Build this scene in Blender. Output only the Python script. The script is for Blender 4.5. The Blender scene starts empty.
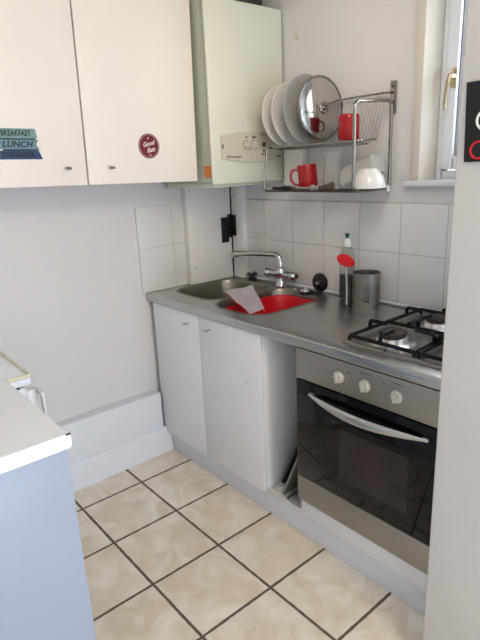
import bpy, bmesh, math, random
from mathutils import Vector, Matrix
PI = math.pi
random.seed(7)
SC = bpy.context.scene
COL = SC.collection

# ---------------------------------------------------------------- camera
def cam_axes(yaw, pitch, roll):
    f = Vector((math.cos(yaw)*math.cos(pitch), math.sin(yaw)*math.cos(pitch), -math.sin(pitch)))
    r = Vector((math.sin(yaw), -math.cos(yaw), 0)); u = r.cross(f)
    c, s = math.cos(roll), math.sin(roll)
    return c*r + s*u, -s*r + c*u, f
cd = bpy.data.cameras.new('camera'); cam = bpy.data.objects.new('camera', cd); COL.objects.link(cam)
r_, u_, f_ = cam_axes(2.4503, 0.2838, -0.0451)
M = Matrix((r_, u_, -f_)).transposed().to_4x4(); M.translation = Vector((2.3741, -1.9339, 1.5112))
cam.matrix_world = M
cd.sensor_fit = 'HORIZONTAL'; cd.sensor_width = 36; cd.lens = 524.7428*36/480; cd.clip_start = 0.05
SC.camera = cam

# ---------------------------------------------------------------- light
SC.view_settings.view_transform = 'Standard'; SC.view_settings.look = 'None'
SC.view_settings.gamma = 1; SC.view_settings.use_curve_mapping = False
SC.view_settings.exposure = 0.14
w = bpy.data.worlds.new('daylight'); SC.world = w; w.use_nodes = True
bg = w.node_tree.nodes['Background']; bg.inputs[0].default_value = (0.89, 0.98, 1.06, 1); bg.inputs[1].default_value = 1.25
def area(name, loc, target, size, power, color, sizey=None):
    d = bpy.data.lights.new(name, 'AREA'); d.energy = power; d.color = color; d.size = size
    if sizey: d.shape = 'RECTANGLE'; d.size_y = sizey
    o = bpy.data.objects.new(name, d); COL.objects.link(o); o.location = loc
    o.rotation_euler = (Vector(target)-Vector(loc)).to_track_quat('-Z', 'Y').to_euler(); return o
area('daylight_door', (5.4, -1.2, 1.1), (0, -1.1, 0.9), 1.8, 16, (1.0, 0.94, 0.88), 2.0)
area('daylight_window', (1.66, 0.33, 1.85), (1.5, -2.0, 0.7), 0.9, 9, (0.97, 0.98, 1.0), 0.8)
area('ceiling_lamp', (3.5, -1.25, 2.45), (0.6, -1.0, 1.4), 0.4, 16, (1.0, 0.74, 0.45))
area('daylight_low', (4.4, -0.9, 0.7), (0, -1.1, 0.3), 1.0, 27, (0.60, 0.86, 1.24), 1.2)
area('added_side_fill', (3.4, -2.1, 1.6), (1.2, 0, 1.0), 0.9, 6, (0.90, 0.95, 1.0), 1.2)  # added fill for right wall, doors and partition; no opening behind it
sd = bpy.data.lights.new('added_fill_spot', 'SPOT'); sd.energy = 44; sd.color = (1.0, 0.84, 0.70); sd.spot_size = math.radians(66); sd.spot_blend = 1.0; sd.shadow_soft_size = .28  # unseen spot added to brighten the boiler and right wall
so = bpy.data.objects.new('added_fill_spot', sd); COL.objects.link(so); so.location = (1.80, -1.05, 2.45)
so.rotation_euler = (Vector((.72, 0, 1.75))-so.location).to_track_quat('-Z', 'Y').to_euler()

# ---------------------------------------------------------------- materials
def rgb(r, g, b):
    f = lambda c: (c/255/12.92 if c/255 <= .04045 else ((c/255+.055)/1.055)**2.4)
    return (f(r), f(g), f(b), 1)
def mat(name, col, rough=.5, metal=0, var=.03, scale=8, bump=0, bscale=60, **kw):
    m = bpy.data.materials.new(name); m.use_nodes = True; nt = m.node_tree; N = nt.nodes; L = nt.links
    b = N['Principled BSDF']; b.inputs['Roughness'].default_value = rough; b.inputs['Metallic'].default_value = metal
    tc = N.new('ShaderNodeTexCoord'); nz = N.new('ShaderNodeTexNoise'); nz.inputs['Scale'].default_value = scale; nz.inputs['Detail'].default_value = 5
    L.new(tc.outputs['Object'], nz.inputs['Vector'])
    mr = N.new('ShaderNodeMapRange'); mr.inputs[1].default_value = .3; mr.inputs[2].default_value = .7
    mr.inputs[3].default_value = 1-var; mr.inputs[4].default_value = 1+var; L.new(nz.outputs[0], mr.inputs[0])
    mx = N.new('ShaderNodeVectorMath'); mx.operation = 'SCALE'; mx.inputs[0].default_value = col[:3]; L.new(mr.outputs[0], mx.inputs['Scale'])
    L.new(mx.outputs[0], b.inputs['Base Color'])
    if bump:
        n2 = N.new('ShaderNodeTexNoise'); n2.inputs['Scale'].default_value = bscale; n2.inputs['Detail'].default_value = 4
        L.new(tc.outputs['Object'], n2.inputs['Vector'])
        bp = N.new('ShaderNodeBump'); bp.inputs['Strength'].default_value = bump; bp.inputs['Distance'].default_value = .01
        L.new(n2.outputs[0], bp.inputs['Height']); L.new(bp.outputs[0], b.inputs['Normal'])
    for k, v in kw.items(): b.inputs[k.replace('_', ' ')].default_value = v
    return m
def tile_mat(name, axes, period, offs, width, tile, grout, rough, var=.03, scale=8, tint=None):
    """square tiles with grout lines, laid out in object space"""
    m = mat(name, tile, rough, 0, var, scale); nt = m.node_tree; N = nt.nodes; L = nt.links; b = N['Principled BSDF']
    tc = [n for n in N if n.type == 'TEX_COORD'][0]
    sx = N.new('ShaderNodeSeparateXYZ'); L.new(tc.outputs['Object'], sx.inputs[0])
    def math_(op, a, bb=None, c=None):
        n = N.new('ShaderNodeMath'); n.operation = op
        for i, v in enumerate((a, bb, c)):
            if v is None: continue
            if isinstance(v, (int, float)): n.inputs[i].default_value = v
            else: L.new(v, n.inputs[i])
        return n.outputs[0]
    dist = None; cells = []
    for ax, o, per in zip(axes, offs, period if isinstance(period, tuple) else (period, period)):
        t = math_('DIVIDE', math_('SUBTRACT', sx.outputs['XYZ'.index(ax)], o), per)
        cells.append(math_('FLOOR', t))
        d = math_('MULTIPLY', math_('PINGPONG', t, .5), per)
        dist = d if dist is None else math_('MINIMUM', dist, d)
    nz = N.new('ShaderNodeTexNoise'); nz.inputs['Scale'].default_value = 30; L.new(tc.outputs['Object'], nz.inputs['Vector'])
    dist = math_('ADD', dist, math_('MULTIPLY', math_('SUBTRACT', nz.outputs[0], .5), width*.5))
    mr = N.new('ShaderNodeMapRange'); mr.inputs[1].default_value = width*.35; mr.inputs[2].default_value = width*.65
    mr.interpolation_type = 'SMOOTHSTEP'; L.new(dist, mr.inputs[0])
    src = b.inputs['Base Color'].links[0].from_socket
    if tint:
        n3 = N.new('ShaderNodeTexNoise'); n3.inputs['Scale'].default_value = 7; n3.inputs['Detail'].default_value = 7; n3.inputs['Distortion'].default_value = 1.2
        cb = N.new('ShaderNodeCombineXYZ'); L.new(cells[0], cb.inputs[0]); L.new(cells[1], cb.inputs[1])
        sc_ = N.new('ShaderNodeVectorMath'); sc_.operation = 'MULTIPLY_ADD'; L.new(cb.outputs[0], sc_.inputs[0]); sc_.inputs[1].default_value = (3.7, 5.3, 1); L.new(tc.outputs['Object'], sc_.inputs[2])
        L.new(sc_.outputs[0], n3.inputs['Vector'])
        r3 = N.new('ShaderNodeMapRange'); r3.inputs[1].default_value = .38; r3.inputs[2].default_value = .68; L.new(n3.outputs[0], r3.inputs[0])
        m3 = N.new('ShaderNodeMix'); m3.data_type = 'RGBA'; L.new(r3.outputs[0], m3.inputs[0]); L.new(src, m3.inputs[6]); m3.inputs[7].default_value = tint
        src = m3.outputs[2]
    mx = N.new('ShaderNodeMix'); mx.data_type = 'RGBA'; L.new(mr.outputs[0], mx.inputs[0]); mx.inputs[6].default_value = grout
    L.new(src, mx.inputs[7]); L.new(mx.outputs[2], b.inputs['Base Color'])
    rr = N.new('ShaderNodeMapRange'); rr.inputs[3].default_value = .9; rr.inputs[4].default_value = rough; L.new(mr.outputs[0], rr.inputs[0]); L.new(rr.outputs[0], b.inputs['Roughness'])
    bp = N.new('ShaderNodeBump'); bp.inputs['Strength'].default_value = .5; bp.inputs['Distance'].default_value = .003
    L.new(mr.outputs[0], bp.inputs['Height']); L.new(bp.outputs[0], b.inputs['Normal'])
    return m
def brushed(name, col, rough, axis, metal=1.0, amount=.12):
    m = mat(name, col, rough, metal, .04, 5); nt = m.node_tree; N = nt.nodes; L = nt.links; b = N['Principled BSDF']
    tc = [n for n in N if n.type == 'TEX_COORD'][0]; mp = N.new('ShaderNodeMapping')
    s = [400, 400, 400]; s['XYZ'.index(axis)] = 4; mp.inputs['Scale'].default_value = s
    nz = N.new('ShaderNodeTexNoise'); nz.inputs['Scale'].default_value = 1; L.new(tc.outputs['Object'], mp.inputs[0]); L.new(mp.outputs[0], nz.inputs['Vector'])
    mr = N.new('ShaderNodeMapRange'); mr.inputs[3].default_value = rough-amount; mr.inputs[4].default_value = rough+amount
    L.new(nz.outputs[0], mr.inputs[0]); L.new(mr.outputs[0], b.inputs['Roughness'])
    return m
T = .2082
PLASTER = mat('painted_plaster', rgb(219, 217, 215), .7, 0, .018, 3, .10, 35)
CEIL = mat('ceiling_paint', rgb(236, 233, 228), .8)
FLOOR = tile_mat('beige_floor_tile', 'XY', .3159, (.2379, -.861), .011, rgb(230, 214, 192), rgb(104, 90, 78), .30, .06, 5, rgb(248, 240, 226))
WT_B = tile_mat('white_wall_tile_right', 'XZ', T, (.2869, .923), .004, rgb(228, 227, 224), rgb(190, 187, 181), .18, .01)
WT_A = tile_mat('white_wall_tile_left', 'YZ', (T, .2302), (-.62, .901), .004, rgb(222, 221, 218), rgb(200, 197, 191), .18, .01)
WHITE_GLOSS = mat('white_gloss_paint', rgb(228, 231, 238), .35, 0, .01)
BOARD = mat('painted_board', rgb(232, 230, 226), .55, 0, .02, 5)
DOORW = mat('white_door_laminate', rgb(238, 239, 242), .38, 0, .01)
CUP = mat('white_cupboard_laminate', rgb(238, 228, 217), .38, 0, .01)
CREAM_BOILER = mat('boiler_enamel', rgb(216, 217, 201), .35, 0, .01)
BOILER_PANEL = mat('boiler_panel_beige', rgb(204, 197, 180), .45, 0, .01)
BOILER_MARK = mat('boiler_print', rgb(70, 66, 58), .6)
STEEL = brushed('brushed_worktop_steel', rgb(192, 192, 189), .30, 'X')
BOWL_STEEL = brushed('sink_bowl_steel', rgb(140, 136, 126), .32, 'X')
OVEN_STEEL = brushed('oven_steel', rgb(160, 157, 149), .42, 'X', .85, .06)
CHROME = mat('chrome', rgb(205, 205, 203), .09, 1, .01)
RACK = mat('rack_wire', rgb(150, 146, 140), .24, 1, .02)
DARKWIRE = mat('dark_wire', rgb(80, 76, 72), .35, .9)
SATIN = mat('satin_metal', rgb(196, 196, 194), .33, 1, .02)
GLASS_BLACK = mat('oven_black_glass', rgb(8, 8, 9), .05, 0, .02, Specular_IOR_Level=.28)
OVEN_WIN = mat('oven_window_glass', rgb(26, 25, 24), .06, 0, .05, Specular_IOR_Level=.3)
OVEN_INNER = mat('oven_inner_glass', rgb(48, 40, 38), .07, 0, .25, 5, Specular_IOR_Level=.35)  # slightly lighter grey-brown panel within the oven window
IRON = mat('cast_iron_black', rgb(9, 9, 10), .4, 0, .05, 40, .05, 200, Specular_IOR_Level=.3)
ALU = mat('burner_aluminium', rgb(215, 214, 212), .28, 1, .03)
CAP = mat('burner_cap', rgb(66, 60, 55), .6, .3, .15, 60)
KNOB = mat('oven_knob_grey', rgb(205, 202, 194), .35, .2)
RED_PL = mat('red_plastic', rgb(216, 10, 32), .36, 0, .02)
RED_CER = mat('red_ceramic', rgb(158, 8, 16), .22, 0, .02)
WHITE_CER = mat('white_ceramic', rgb(228, 225, 219), .12, 0, .01)
SHADED_CER = mat('white_ceramic_shaded', rgb(168, 167, 163), .2, 0, .01)  # white plate toned down, its shade is part of the base colour
LID = mat('lid_polished_steel', rgb(190, 187, 184), .12, 1, .03)
WHITE_PL = mat('white_plastic', rgb(234, 233, 229), .35, 0, .01)
BLACK_PL = mat('black_plastic', rgb(20, 20, 21), .35)
CLOTH = mat('white_cloth', rgb(246, 247, 252), .9, 0, .02, 30, .2, 180)
CLEAR = mat('clear_glass', (.96, .97, .97, 1), .03, 0, 0, Transmission_Weight=1.0, IOR=1.3)
TUMBLER = mat('frosted_glass', rgb(225, 226, 224), .22, 0, .02, Transmission_Weight=.75, IOR=1.25)
FROST = mat('translucent_plastic', rgb(232, 230, 226), .3, 0, .02, Transmission_Weight=.55, IOR=1.2)
CLEAR_PL = mat('clear_bottle_plastic', rgb(240, 244, 240), .06, 0, 0, Transmission_Weight=.97, IOR=1.03)
GREEN_LIQ = mat('green_liquid', rgb(8, 44, 30), .08)
GREEN_PL = mat('green_cap', rgb(14, 92, 62), .35)
GREEN_BOARD = mat('green_grey_board', rgb(126, 140, 124), .5, 0, .06)
DARK_TRAY = mat('dark_tray', rgb(44, 45, 46), .4, .3, .1)
STAINED = mat('stained_white_board', rgb(222, 220, 212), .6, 0, .16, 26)
YELLOWED = mat('yellowed_plastic', rgb(222, 216, 190), .4, 0, .03)
FRIDGE = mat('fridge_enamel', rgb(228, 230, 230), .3, 0, .01)
UNIT = mat('unit_white_panel_shaded', rgb(156, 167, 184), .4, 0, .01)  # bluish self-shade of the white panel put into its base colour
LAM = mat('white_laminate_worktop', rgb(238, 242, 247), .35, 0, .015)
BLACK_BOARD = mat('black_chalkboard', rgb(20, 20, 20), .6)
CHALK_W = mat('white_chalk', rgb(225, 225, 222), .9)
CHALK_R = mat('red_chalk', rgb(205, 28, 40), .9)
SIGN_PALE = mat('sign_pale_blue', rgb(112, 146, 146), .5, 0, .08, 40)
SIGN_GREY = mat('sign_grey_blue', rgb(96, 132, 144), .5, 0, .08, 40)
SIGN_DEEP = mat('sign_deep_blue', rgb(14, 56, 100), .5, 0, .08, 40)
SIGN_INK = mat('sign_navy_ink', rgb(5, 11, 20), .6)
MAROON = mat('sticker_maroon', rgb(104, 6, 18), .5)
STICK_PALE = mat('sticker_pale_print', rgb(232, 214, 210), .6)
ORANGE = mat('orange_sticker', rgb(206, 120, 62), .6, 0, .1, 60)
HINGE = mat('dark_worn_latch', rgb(42, 38, 34), .4, .5, .5, 90)
FLUE = mat('brown_flue_pipe', rgb(58, 44, 34), .6, .1, .1)
WOOD = mat('dark_wood_utensil', rgb(92, 76, 58), .6, 0, .1, 30)
PVC = mat('window_pvc', rgb(236, 240, 244), .28, 0, .005)
REVEAL = mat('reveal_paint', rgb(214, 205, 192), .6, 0, .01)
GASKET = mat('window_gasket', rgb(108, 112, 116), .6)
BRASS = mat('window_handle_brass', rgb(196, 182, 150), .18, 1, .02)
HOLDER = mat('holder_steel', rgb(150, 147, 140), .42, 1, .02)
CUTLERY = mat('cutlery_steel', rgb(176, 172, 164), .2, 1)

# ---------------------------------------------------------------- helpers
def root_loc(p):
    while p is not None and p.parent is not None: p = p.parent
    return p.location.copy() if p is not None else Vector()
def obj(name, bm, m, parent=None, smooth=True, angle=35):
    if parent is not None:
        l = root_loc(parent)
        if l.length: bmesh.ops.translate(bm, verts=bm.verts, vec=-l)
    me = bpy.data.meshes.new(name); bm.normal_update(); bm.to_mesh(me); bm.free()
    if m: me.materials.append(m)
    if smooth:
        me.polygons.foreach_set('use_smooth', [True]*len(me.polygons)); me.set_sharp_from_angle(angle=math.radians(angle))
    o = bpy.data.objects.new(name, me); COL.objects.link(o)
    if parent is not None: o.parent = parent
    return o
def tag(o, label, cat, group=None):
    o['label'] = label; o['category'] = cat
    if group: o['group'] = group
    return o
def thing(name, label, cat, loc=(0, 0, 0), group=None):
    o = bpy.data.objects.new(name, None); COL.objects.link(o); o.location = loc; o.empty_display_size = .05
    return tag(o, label, cat, group)
def struct(name, bm, m):
    o = obj(name, bm, m); o['kind'] = 'structure'; return o
def new(): return bmesh.new()
def merge(bm, t, mtx=None):
    if mtx is not None: bmesh.ops.transform(t, matrix=mtx, verts=t.verts)
    me = bpy.data.meshes.new('tmp'); t.to_mesh(me); t.free(); bm.from_mesh(me); bpy.data.meshes.remove(me)
def bx(bm, lo, hi, bev=.0015, seg=2, mtx=None):
    t = bmesh.new(); bmesh.ops.create_cube(t, size=1)
    lo, hi = Vector(lo), Vector(hi); s = hi-lo; c = (hi+lo)/2
    for v in t.verts: v.co = Vector((v.co.x*s.x, v.co.y*s.y, v.co.z*s.z)) + c
    if bev: bmesh.ops.bevel(t, geom=list(t.edges), offset=min(bev, min(s)*.45), segments=seg, affect='EDGES', profile=.5)
    merge(bm, t, mtx); return bm
def box(lo, hi, bev=.0015, seg=2): return bx(new(), lo, hi, bev, seg)
def fillet(pts, r, n=6, closed=False):
    pts = [Vector(p) for p in pts]; out = []; N = len(pts)
    for i, p in enumerate(pts):
        if not closed and i in (0, N-1): out.append(p); continue
        a, b = pts[i-1]-p, pts[(i+1) % N]-p; rr = min(r, a.length*.48, b.length*.48)
        a = p+a.normalized()*rr; b = p+b.normalized()*rr
        for k in range(n+1):
            t = k/n; out.append((1-t)**2*a + 2*t*(1-t)*p + t*t*b)
    return out
def tube(bm, pts, r, n=8, closed=False, flat=1.0, up=None):
    pts = [Vector(p) for p in pts]; N = len(pts); rad = r if callable(r) else (lambda t: r)
    rings = []; prev = None
    for i in range(N):
        if closed: tg = pts[(i+1) % N]-pts[i-1]
        else: tg = pts[min(i+1, N-1)]-pts[max(i-1, 0)]
        tg.normalize()
        if prev is None:
            a = Vector(up) if up else (Vector((0, 0, 1)) if abs(tg.z) < .9 else Vector((1, 0, 0)))
        else: a = prev
        u = (a-tg*a.dot(tg)).normalized(); v = tg.cross(u); prev = u
        q = rad(i/max(N-1, 1))
        rings.append([bm.verts.new(pts[i]+u*math.cos(2*PI*k/n)*q+v*math.sin(2*PI*k/n)*q*flat) for k in range(n)])
    for i in range(N if closed else N-1):
        A, B = rings[i], rings[(i+1) % N]
        for k in range(n): bm.faces.new((A[k], A[(k+1) % n], B[(k+1) % n], B[k]))
    if not closed:
        bm.faces.new(rings[0][::-1]); bm.faces.new(rings[-1])
    return bm
def lathe(bm, prof, n=40, mtx=None):
    t = bmesh.new(); rings = []
    for r, z in prof:
        if r < 1e-5: rings.append([t.verts.new((0, 0, z))])
        else: rings.append([t.verts.new((r*math.cos(2*PI*k/n), r*math.sin(2*PI*k/n), z)) for k in range(n)])
    for A, B in zip(rings, rings[1:]):
        for k in range(n):
            k2 = (k+1) % n
            if len(A) == 1 and len(B) == 1: continue
            if len(A) == 1: t.faces.new((A[0], B[k2], B[k]))
            elif len(B) == 1: t.faces.new((A[k], A[k2], B[0]))
            else: t.faces.new((A[k], A[k2], B[k2], B[k]))
    bmesh.ops.recalc_face_normals(t, faces=t.faces)
    merge(bm, t, mtx); return bm
def frame(o, x, y, z):
    m = Matrix((Vector(x), Vector(y), Vector(z))).transposed().to_4x4(); m.translation = Vector(o); return m
FACE_X = lambda o: frame(o, (0, 1, 0), (0, 0, 1), (1, 0, 0))          # drawing plane looking out towards +x
FACE_Y = lambda o: frame(o, (1, 0, 0), (0, 0, 1), (0, -1, 0))         # drawing plane looking out towards -y
def prism(bm, poly, d0, d1, mtx=None, bev=0):
    t = bmesh.new(); A = [t.verts.new((x, y, d0)) for x, y in poly]; B = [t.verts.new((x, y, d1)) for x, y in poly]
    n = len(poly); t.faces.new(A[::-1]); t.faces.new(B)
    for i in range(n): t.faces.new((A[i], A[(i+1) % n], B[(i+1) % n], B[i]))
    bmesh.ops.recalc_face_normals(t, faces=t.faces)
    if bev: bmesh.ops.bevel(t, geom=[e for e in t.edges if abs(e.verts[0].co.z-e.verts[1].co.z) < 1e-7 and e.verts[0].co.z == max(d0, d1)], offset=bev, segments=2, affect='EDGES')
    merge(bm, t, mtx); return bm
def disc_poly(r, n=40, ry=None): return [(r*math.cos(2*PI*k/n), (ry or r)*math.sin(2*PI*k/n)) for k in range(n)]
def text(bm, s, size, mtx, shear=0, depth=.0006, bold=0, squash=1.0, space=1.0):
    cu = bpy.data.curves.new('lettering', 'FONT'); cu.body = s; cu.size = size; cu.align_x = 'CENTER'; cu.align_y = 'CENTER'
    cu.extrude = depth; cu.shear = shear; cu.offset = bold; cu.space_character = space; cu.resolution_u = 3
    o = bpy.data.objects.new('lettering', cu); COL.objects.link(o); bpy.context.view_layer.update()
    me = bpy.data.meshes.new_from_object(o.evaluated_get(bpy.context.evaluated_depsgraph_get()))
    t = bmesh.new(); t.from_mesh(me); bpy.data.objects.remove(o); bpy.data.curves.remove(cu); bpy.data.meshes.remove(me)
    bmesh.ops.scale(t, vec=(squash, 1, 1), verts=t.verts); merge(bm, t, mtx); return bm
def rrect(cx, cy, hx, hy, r, n=8):
    out = []
    for sx, sy, a0 in ((1, 1, 0), (-1, 1, PI/2), (-1, -1, PI), (1, -1, 3*PI/2)):
        for k in range(n+1):
            a = a0+PI/2*k/n; out.append((cx+sx*(hx-r)+r*math.cos(a), cy+sy*(hy-r)+r*math.sin(a)))
    return out
def loft(bm, rings, cap_last=True, cap_first=False):
    R = [[bm.verts.new(p) for p in ring] for ring in rings]; n = len(R[0])
    for A, B in zip(R, R[1:]):
        for k in range(n): bm.faces.new((A[k], A[(k+1) % n], B[(k+1) % n], B[k]))
    if cap_last: bm.faces.new(R[-1])
    if cap_first: bm.faces.new(R[0][::-1])
    bmesh.ops.recalc_face_normals(bm, faces=bm.faces)
    return bm
def cut(o, cutter_bm):
    me = bpy.data.meshes.new('cutter'); bmesh.ops.recalc_face_normals(cutter_bm, faces=cutter_bm.faces); cutter_bm.to_mesh(me); cutter_bm.free()
    c = bpy.data.objects.new('cutter', me); COL.objects.link(c)
    if o.parent: c.location = root_loc(o.parent)
    md = o.modifiers.new('b', 'BOOLEAN'); md.operation = 'DIFFERENCE'; md.object = c; md.solver = 'EXACT'
    bpy.context.view_layer.update()
    nm = bpy.data.meshes.new_from_object(o.evaluated_get(bpy.context.evaluated_depsgraph_get()))
    o.modifiers.clear(); o.data = nm; bpy.data.objects.remove(c)
    nm.polygons.foreach_set('use_smooth', [True]*len(nm.polygons)); nm.set_sharp_from_angle(angle=math.radians(35))

# ---------------------------------------------------------------- setting
struct('floor', box((-.15, -2.3, -.1), (4.6, .2, 0), 0), FLOOR)
struct('ceiling', box((-.15, -2.3, 2.62), (4.6, .2, 2.72), 0), CEIL)
struct('wall_left', box((-.15, -2.3, 0), (0, .2, 2.62), 0), PLASTER)
WX0, WX1, WZ0, WZ1 = 1.185, 2.1, 1.425, 2.25
b = new()
bx(b, (0, 0, 0), (WX0, .2, 2.62), 0); bx(b, (WX1, 0, 0), (4.6, .2, 2.62), 0)
bx(b, (WX0, 0, 0), (WX1, .2, WZ0), 0); bx(b, (WX0, 0, WZ1), (WX1, .2, 2.62), 0)
struct('wall_right', b, PLASTER)
struct('wall_near', box((0, -2.3, 0), (4.6, -2.17, 2.62), 0), PLASTER)
struct('wall_partition', box((1.722, -.72, 0), (3.2, -.62, 2.62), .006, 3), PLASTER)
# window lining, sill, frame
b = new(); bx(b, (WX0, -.002, WZ0), (WX0+.004, .12, WZ1), 0); bx(b, (WX0-.035, -.006, WZ0), (WX0+.004, .001, WZ1), .002)
struct('trim_1', b, REVEAL)
struct('trim_2', box((1.135, -.035, 1.405), (2.13, .12, 1.428), .008, 3), WHITE_GLOSS)
b = new(); tube(b, [(.145, -.008, .910), (1.9, -.008, .910)], .005, 8); struct('trim_3', b, WHITE_GLOSS)
win = struct('window_1', new(), PVC)
b = new()
for lo, hi in (((WX0+.004, .12, WZ0), (WX0+.024, .175, WZ1)), ((WX1-.03, .12, WZ0), (WX1, .175, WZ1)), ((WX0+.034, .12, WZ0), (WX1-.03, .175, WZ0+.035)), ((WX0+.034, .12, WZ1-.035), (WX1-.03, .175, WZ1))): bx(b, lo, hi, .003)
obj('window_frame', b, PVC, win)
cx0, cx1, cz0, cz1 = WX0+.030, WX1-.036, WZ0+.041, WZ1-.041
b = new()
for lo, hi in (((cx0, .108, cz0), (cx0+.046, .165, cz1)), ((cx1-.052, .108, cz0), (cx1, .165, cz1)), ((cx0+.052, .108, cz0), (cx1-.052, .165, cz0+.05)), ((cx0+.052, .108, cz1-.05), (cx1-.052, .165, cz1))): bx(b, lo, hi, .004)
obj('casement', b, PVC, win)
b = new(); bx(b, (WX0+.024, .135, WZ0+.035), (cx0+.004, .16, WZ1-.035), 0)
bx(b, (cx0+.045, .125, cz0+.05), (cx0+.050, .15, cz1-.05), 0); bx(b, (cx0+.05, .125, cz0+.048), (cx1-.05, .15, cz0+.053), 0)
obj('gasket', b, GASKET, win)
obj('glass_pane', box((cx0+.045, .138, cz0+.045), (cx1-.05, .146, cz1-.045), 0), CLEAR, win)
h = new(); hx = cx0+.042
bx(h, (hx-.012, .094, 1.765), (hx+.012, .108, 1.835), .004)
lathe(h, [(0, 0), (.010, 0), (.010, .03), (0, .032)], 16, frame((hx, .096, 1.805), (1, 0, 0), (0, 0, 1), (0, -1, 0)))
tube(h, [(hx, .068, 1.808), (hx-.004, .062, 1.79), (hx-.008, .058, 1.75), (hx-.012, .058, 1.705), (hx-.012, .060, 1.685)], lambda t: .0095-.003*t, 12, flat=.75)
obj('window_handle', h, BRASS, win)
# tiled splashbacks
struct('wall_tiles_right', box((.145, -.008, .905), (1.9, .004, .923+2*T), .0015), WT_B)
struct('wall_tiles_left', box((-.004, -.62, .90), (.008, -.335, .923+2*T), .002), WT_A)
# boxed skirting on the left wall
b = new(); bx(b, (-.004, -2.17, 0), (.062, -.602, .355), .003)
prism(b, [(.06, 0), (.078, 0), (.078, .13), (.072, .145), (.062, .15)], -2.17, -.56, frame((0, 0, 0), (1, 0, 0), (0, 0, 1), (0, -1, 0)).copy() @ Matrix.Scale(-1, 4, (0, 0, 1)))
struct('baseboard_left', b, WHITE_GLOSS)

# ---------------------------------------------------------------- boxed-in corner
t = thing('corner_boxing', 'tall white painted board boxing in the corner under the boiler', 'boxing', (.02, -.2, .9))
b = new(); bx(b, (.002, -.335, .902), (.045, -.041, 1.423), .002); obj('board', b, BOARD, t)
b = new(); bx(b, (.049, -.036, .902), (.145, -.001, 1.423), .002); obj('side_board', b, BOARD, t)
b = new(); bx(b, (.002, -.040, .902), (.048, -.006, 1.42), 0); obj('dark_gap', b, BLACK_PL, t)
b = new(); bx(b, (.044, -.112, 1.105), (.051, -.062, 1.245), .002); bx(b, (.046, -.066, 1.13), (.054, -.048, 1.26), .002); bx(b, (.052, -.044, 1.14), (.085, -.034, 1.255), .002)
for z in (1.125, 1.165, 1.205): lathe(b, [(0, .006), (.006, .006), (.007, 0), (0, 0)], 12, FACE_X((.051, -.088, z)))
tube(b, [(.058, -.075, 1.17), (.062, -.05, 1.17)], .006, 8)
lk = obj('latch', b, HINGE, t); lk['label'] = 'dark worn metal latch'
b = new()
b.free()
for M_ in (FACE_X((.045, -.315, 1.405)), FACE_X((.045, -.30, .99)), FACE_X((.045, -.075, 1.385)), FACE_Y((.075, -.036, 1.36))):
    obj('screw', lathe(new(), [(0, .0015), (.003, .001), (.004, 0)], 10, M_), HINGE, t)

# ---------------------------------------------------------------- base cabinet
YD = -.592; CX = .36
t = thing('base_cabinet', 'white two-door base cabinet under the sink, left of the open gap', 'cabinet', (.45, -.3, .12))
b = new()
bx(b, (.03, -.573, .12), (.046, -.02, .858)); bx(b, (.850, -.573, .12), (.868, -.02, .858)); bx(b, (.046, -.573, .12), (.850, -.02, .136)); bx(b, (.046, -.035, .136), (.850, -.02, .70)); bx(b, (.046, -.573, .84), (.850, -.553, .858))
obj('body', b, DOORW, t)
def round_bar(bm, x, z, length): tube(bm, [(x-length/2, YD-.026, z), (x+length/2, YD-.026, z)], .0038, 10); tube(bm, [(x, YD, z), (x, YD-.026, z)], .0035, 10)
for xa, xb, hx in ((.048, .447, .366), (.452, .866, .535)):
    d = obj('door', box((xa, YD, .124), (xb, YD+.018, .856), .002), DOORW, t)
    h = new(); round_bar(h, hx, .808, .036); obj('handle', h, SATIN, d)
lathe_b = new(); lathe(lathe_b, [(0, .002), (.006, .0015), (.007, 0)], 14, FACE_Y((.775, YD, .62)))
obj('scuff_cap', lathe_b, YELLOWED, [c for c in t.children if c.name.startswith('door')][-1])
t = thing('plinth', 'white plinth board running along the floor under the cabinets and oven', 'plinth', (.9, -.55, 0))
obj('board', box((.06, -.558, 0), (1.72, -.542, .118), .002), WHITE_GLOSS, t)
obj('filler_panel', box((1.078, -.578, .119), (1.72, -.562, .198), .002), DOORW, t)
tag(obj('niche_shelf', box((.870, -.572, .1185), (1.076, -.03, .132), .002), STAINED), 'stained white base board in the open gap beside the oven', 'shelf')
t = thing('tray_stack', '', 'tray'); bpy.data.objects.remove(t)
def leaning(name, label, cat, foot, top, y0, y1, th, m, rim=0, grp=None, z0=.134):
    a = Vector((foot[0], 0, foot[1])); c = Vector((top[0], 0, top[1])); d = (c-a); L_ = d.length; d.normalize(); nrm = Vector((-d.z, 0, d.x))
    o = thing(name, label, cat, (foot[0], (y0+y1)/2, foot[1]), grp)
    mt = frame((foot[0], y0, foot[1]), (0, 1, 0), d, nrm)
    b = new(); prism(b, rrect((y1-y0)/2, L_/2, (y1-y0)/2, L_/2, .02), 0, th, mt); obj('sheet', b, m, o)
    if rim:
        b = new(); tube(b, [mt @ Vector((p[0], p[1], th*.5)) for p in rrect((y1-y0)/2, L_/2, (y1-y0)/2, L_/2, .02)], rim, 8, True); obj('rim', b, m, o)
    return o
leaning('baking_tray', 'dark baking tray leaning in the gap behind the green board', 'tray', (.888, .136), (1.062, .53), -.50, -.15, .006, DARK_TRAY, .007)
leaning('chopping_board', 'grey green board leaning against the oven side in the gap', 'chopping board', (.952, .134), (1.068, .40), -.562, -.30, .008, GREEN_BOARD)
o = leaning('dark_sheet', 'thin dark sheet standing nearest the front of the gap', 'tray', (.985, .134), (1.072, .25), -.575, -.42, .005, DARK_TRAY)  # thin dark sheet at the front edge of the gap
b = new(); tube(b, [(.90, -.545, .139), (.925, -.515, .139)], .006, 8); tag(obj('loose_rod', b, WHITE_PL), 'short white rod lying on the stained board in the gap', 'rod')

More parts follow.
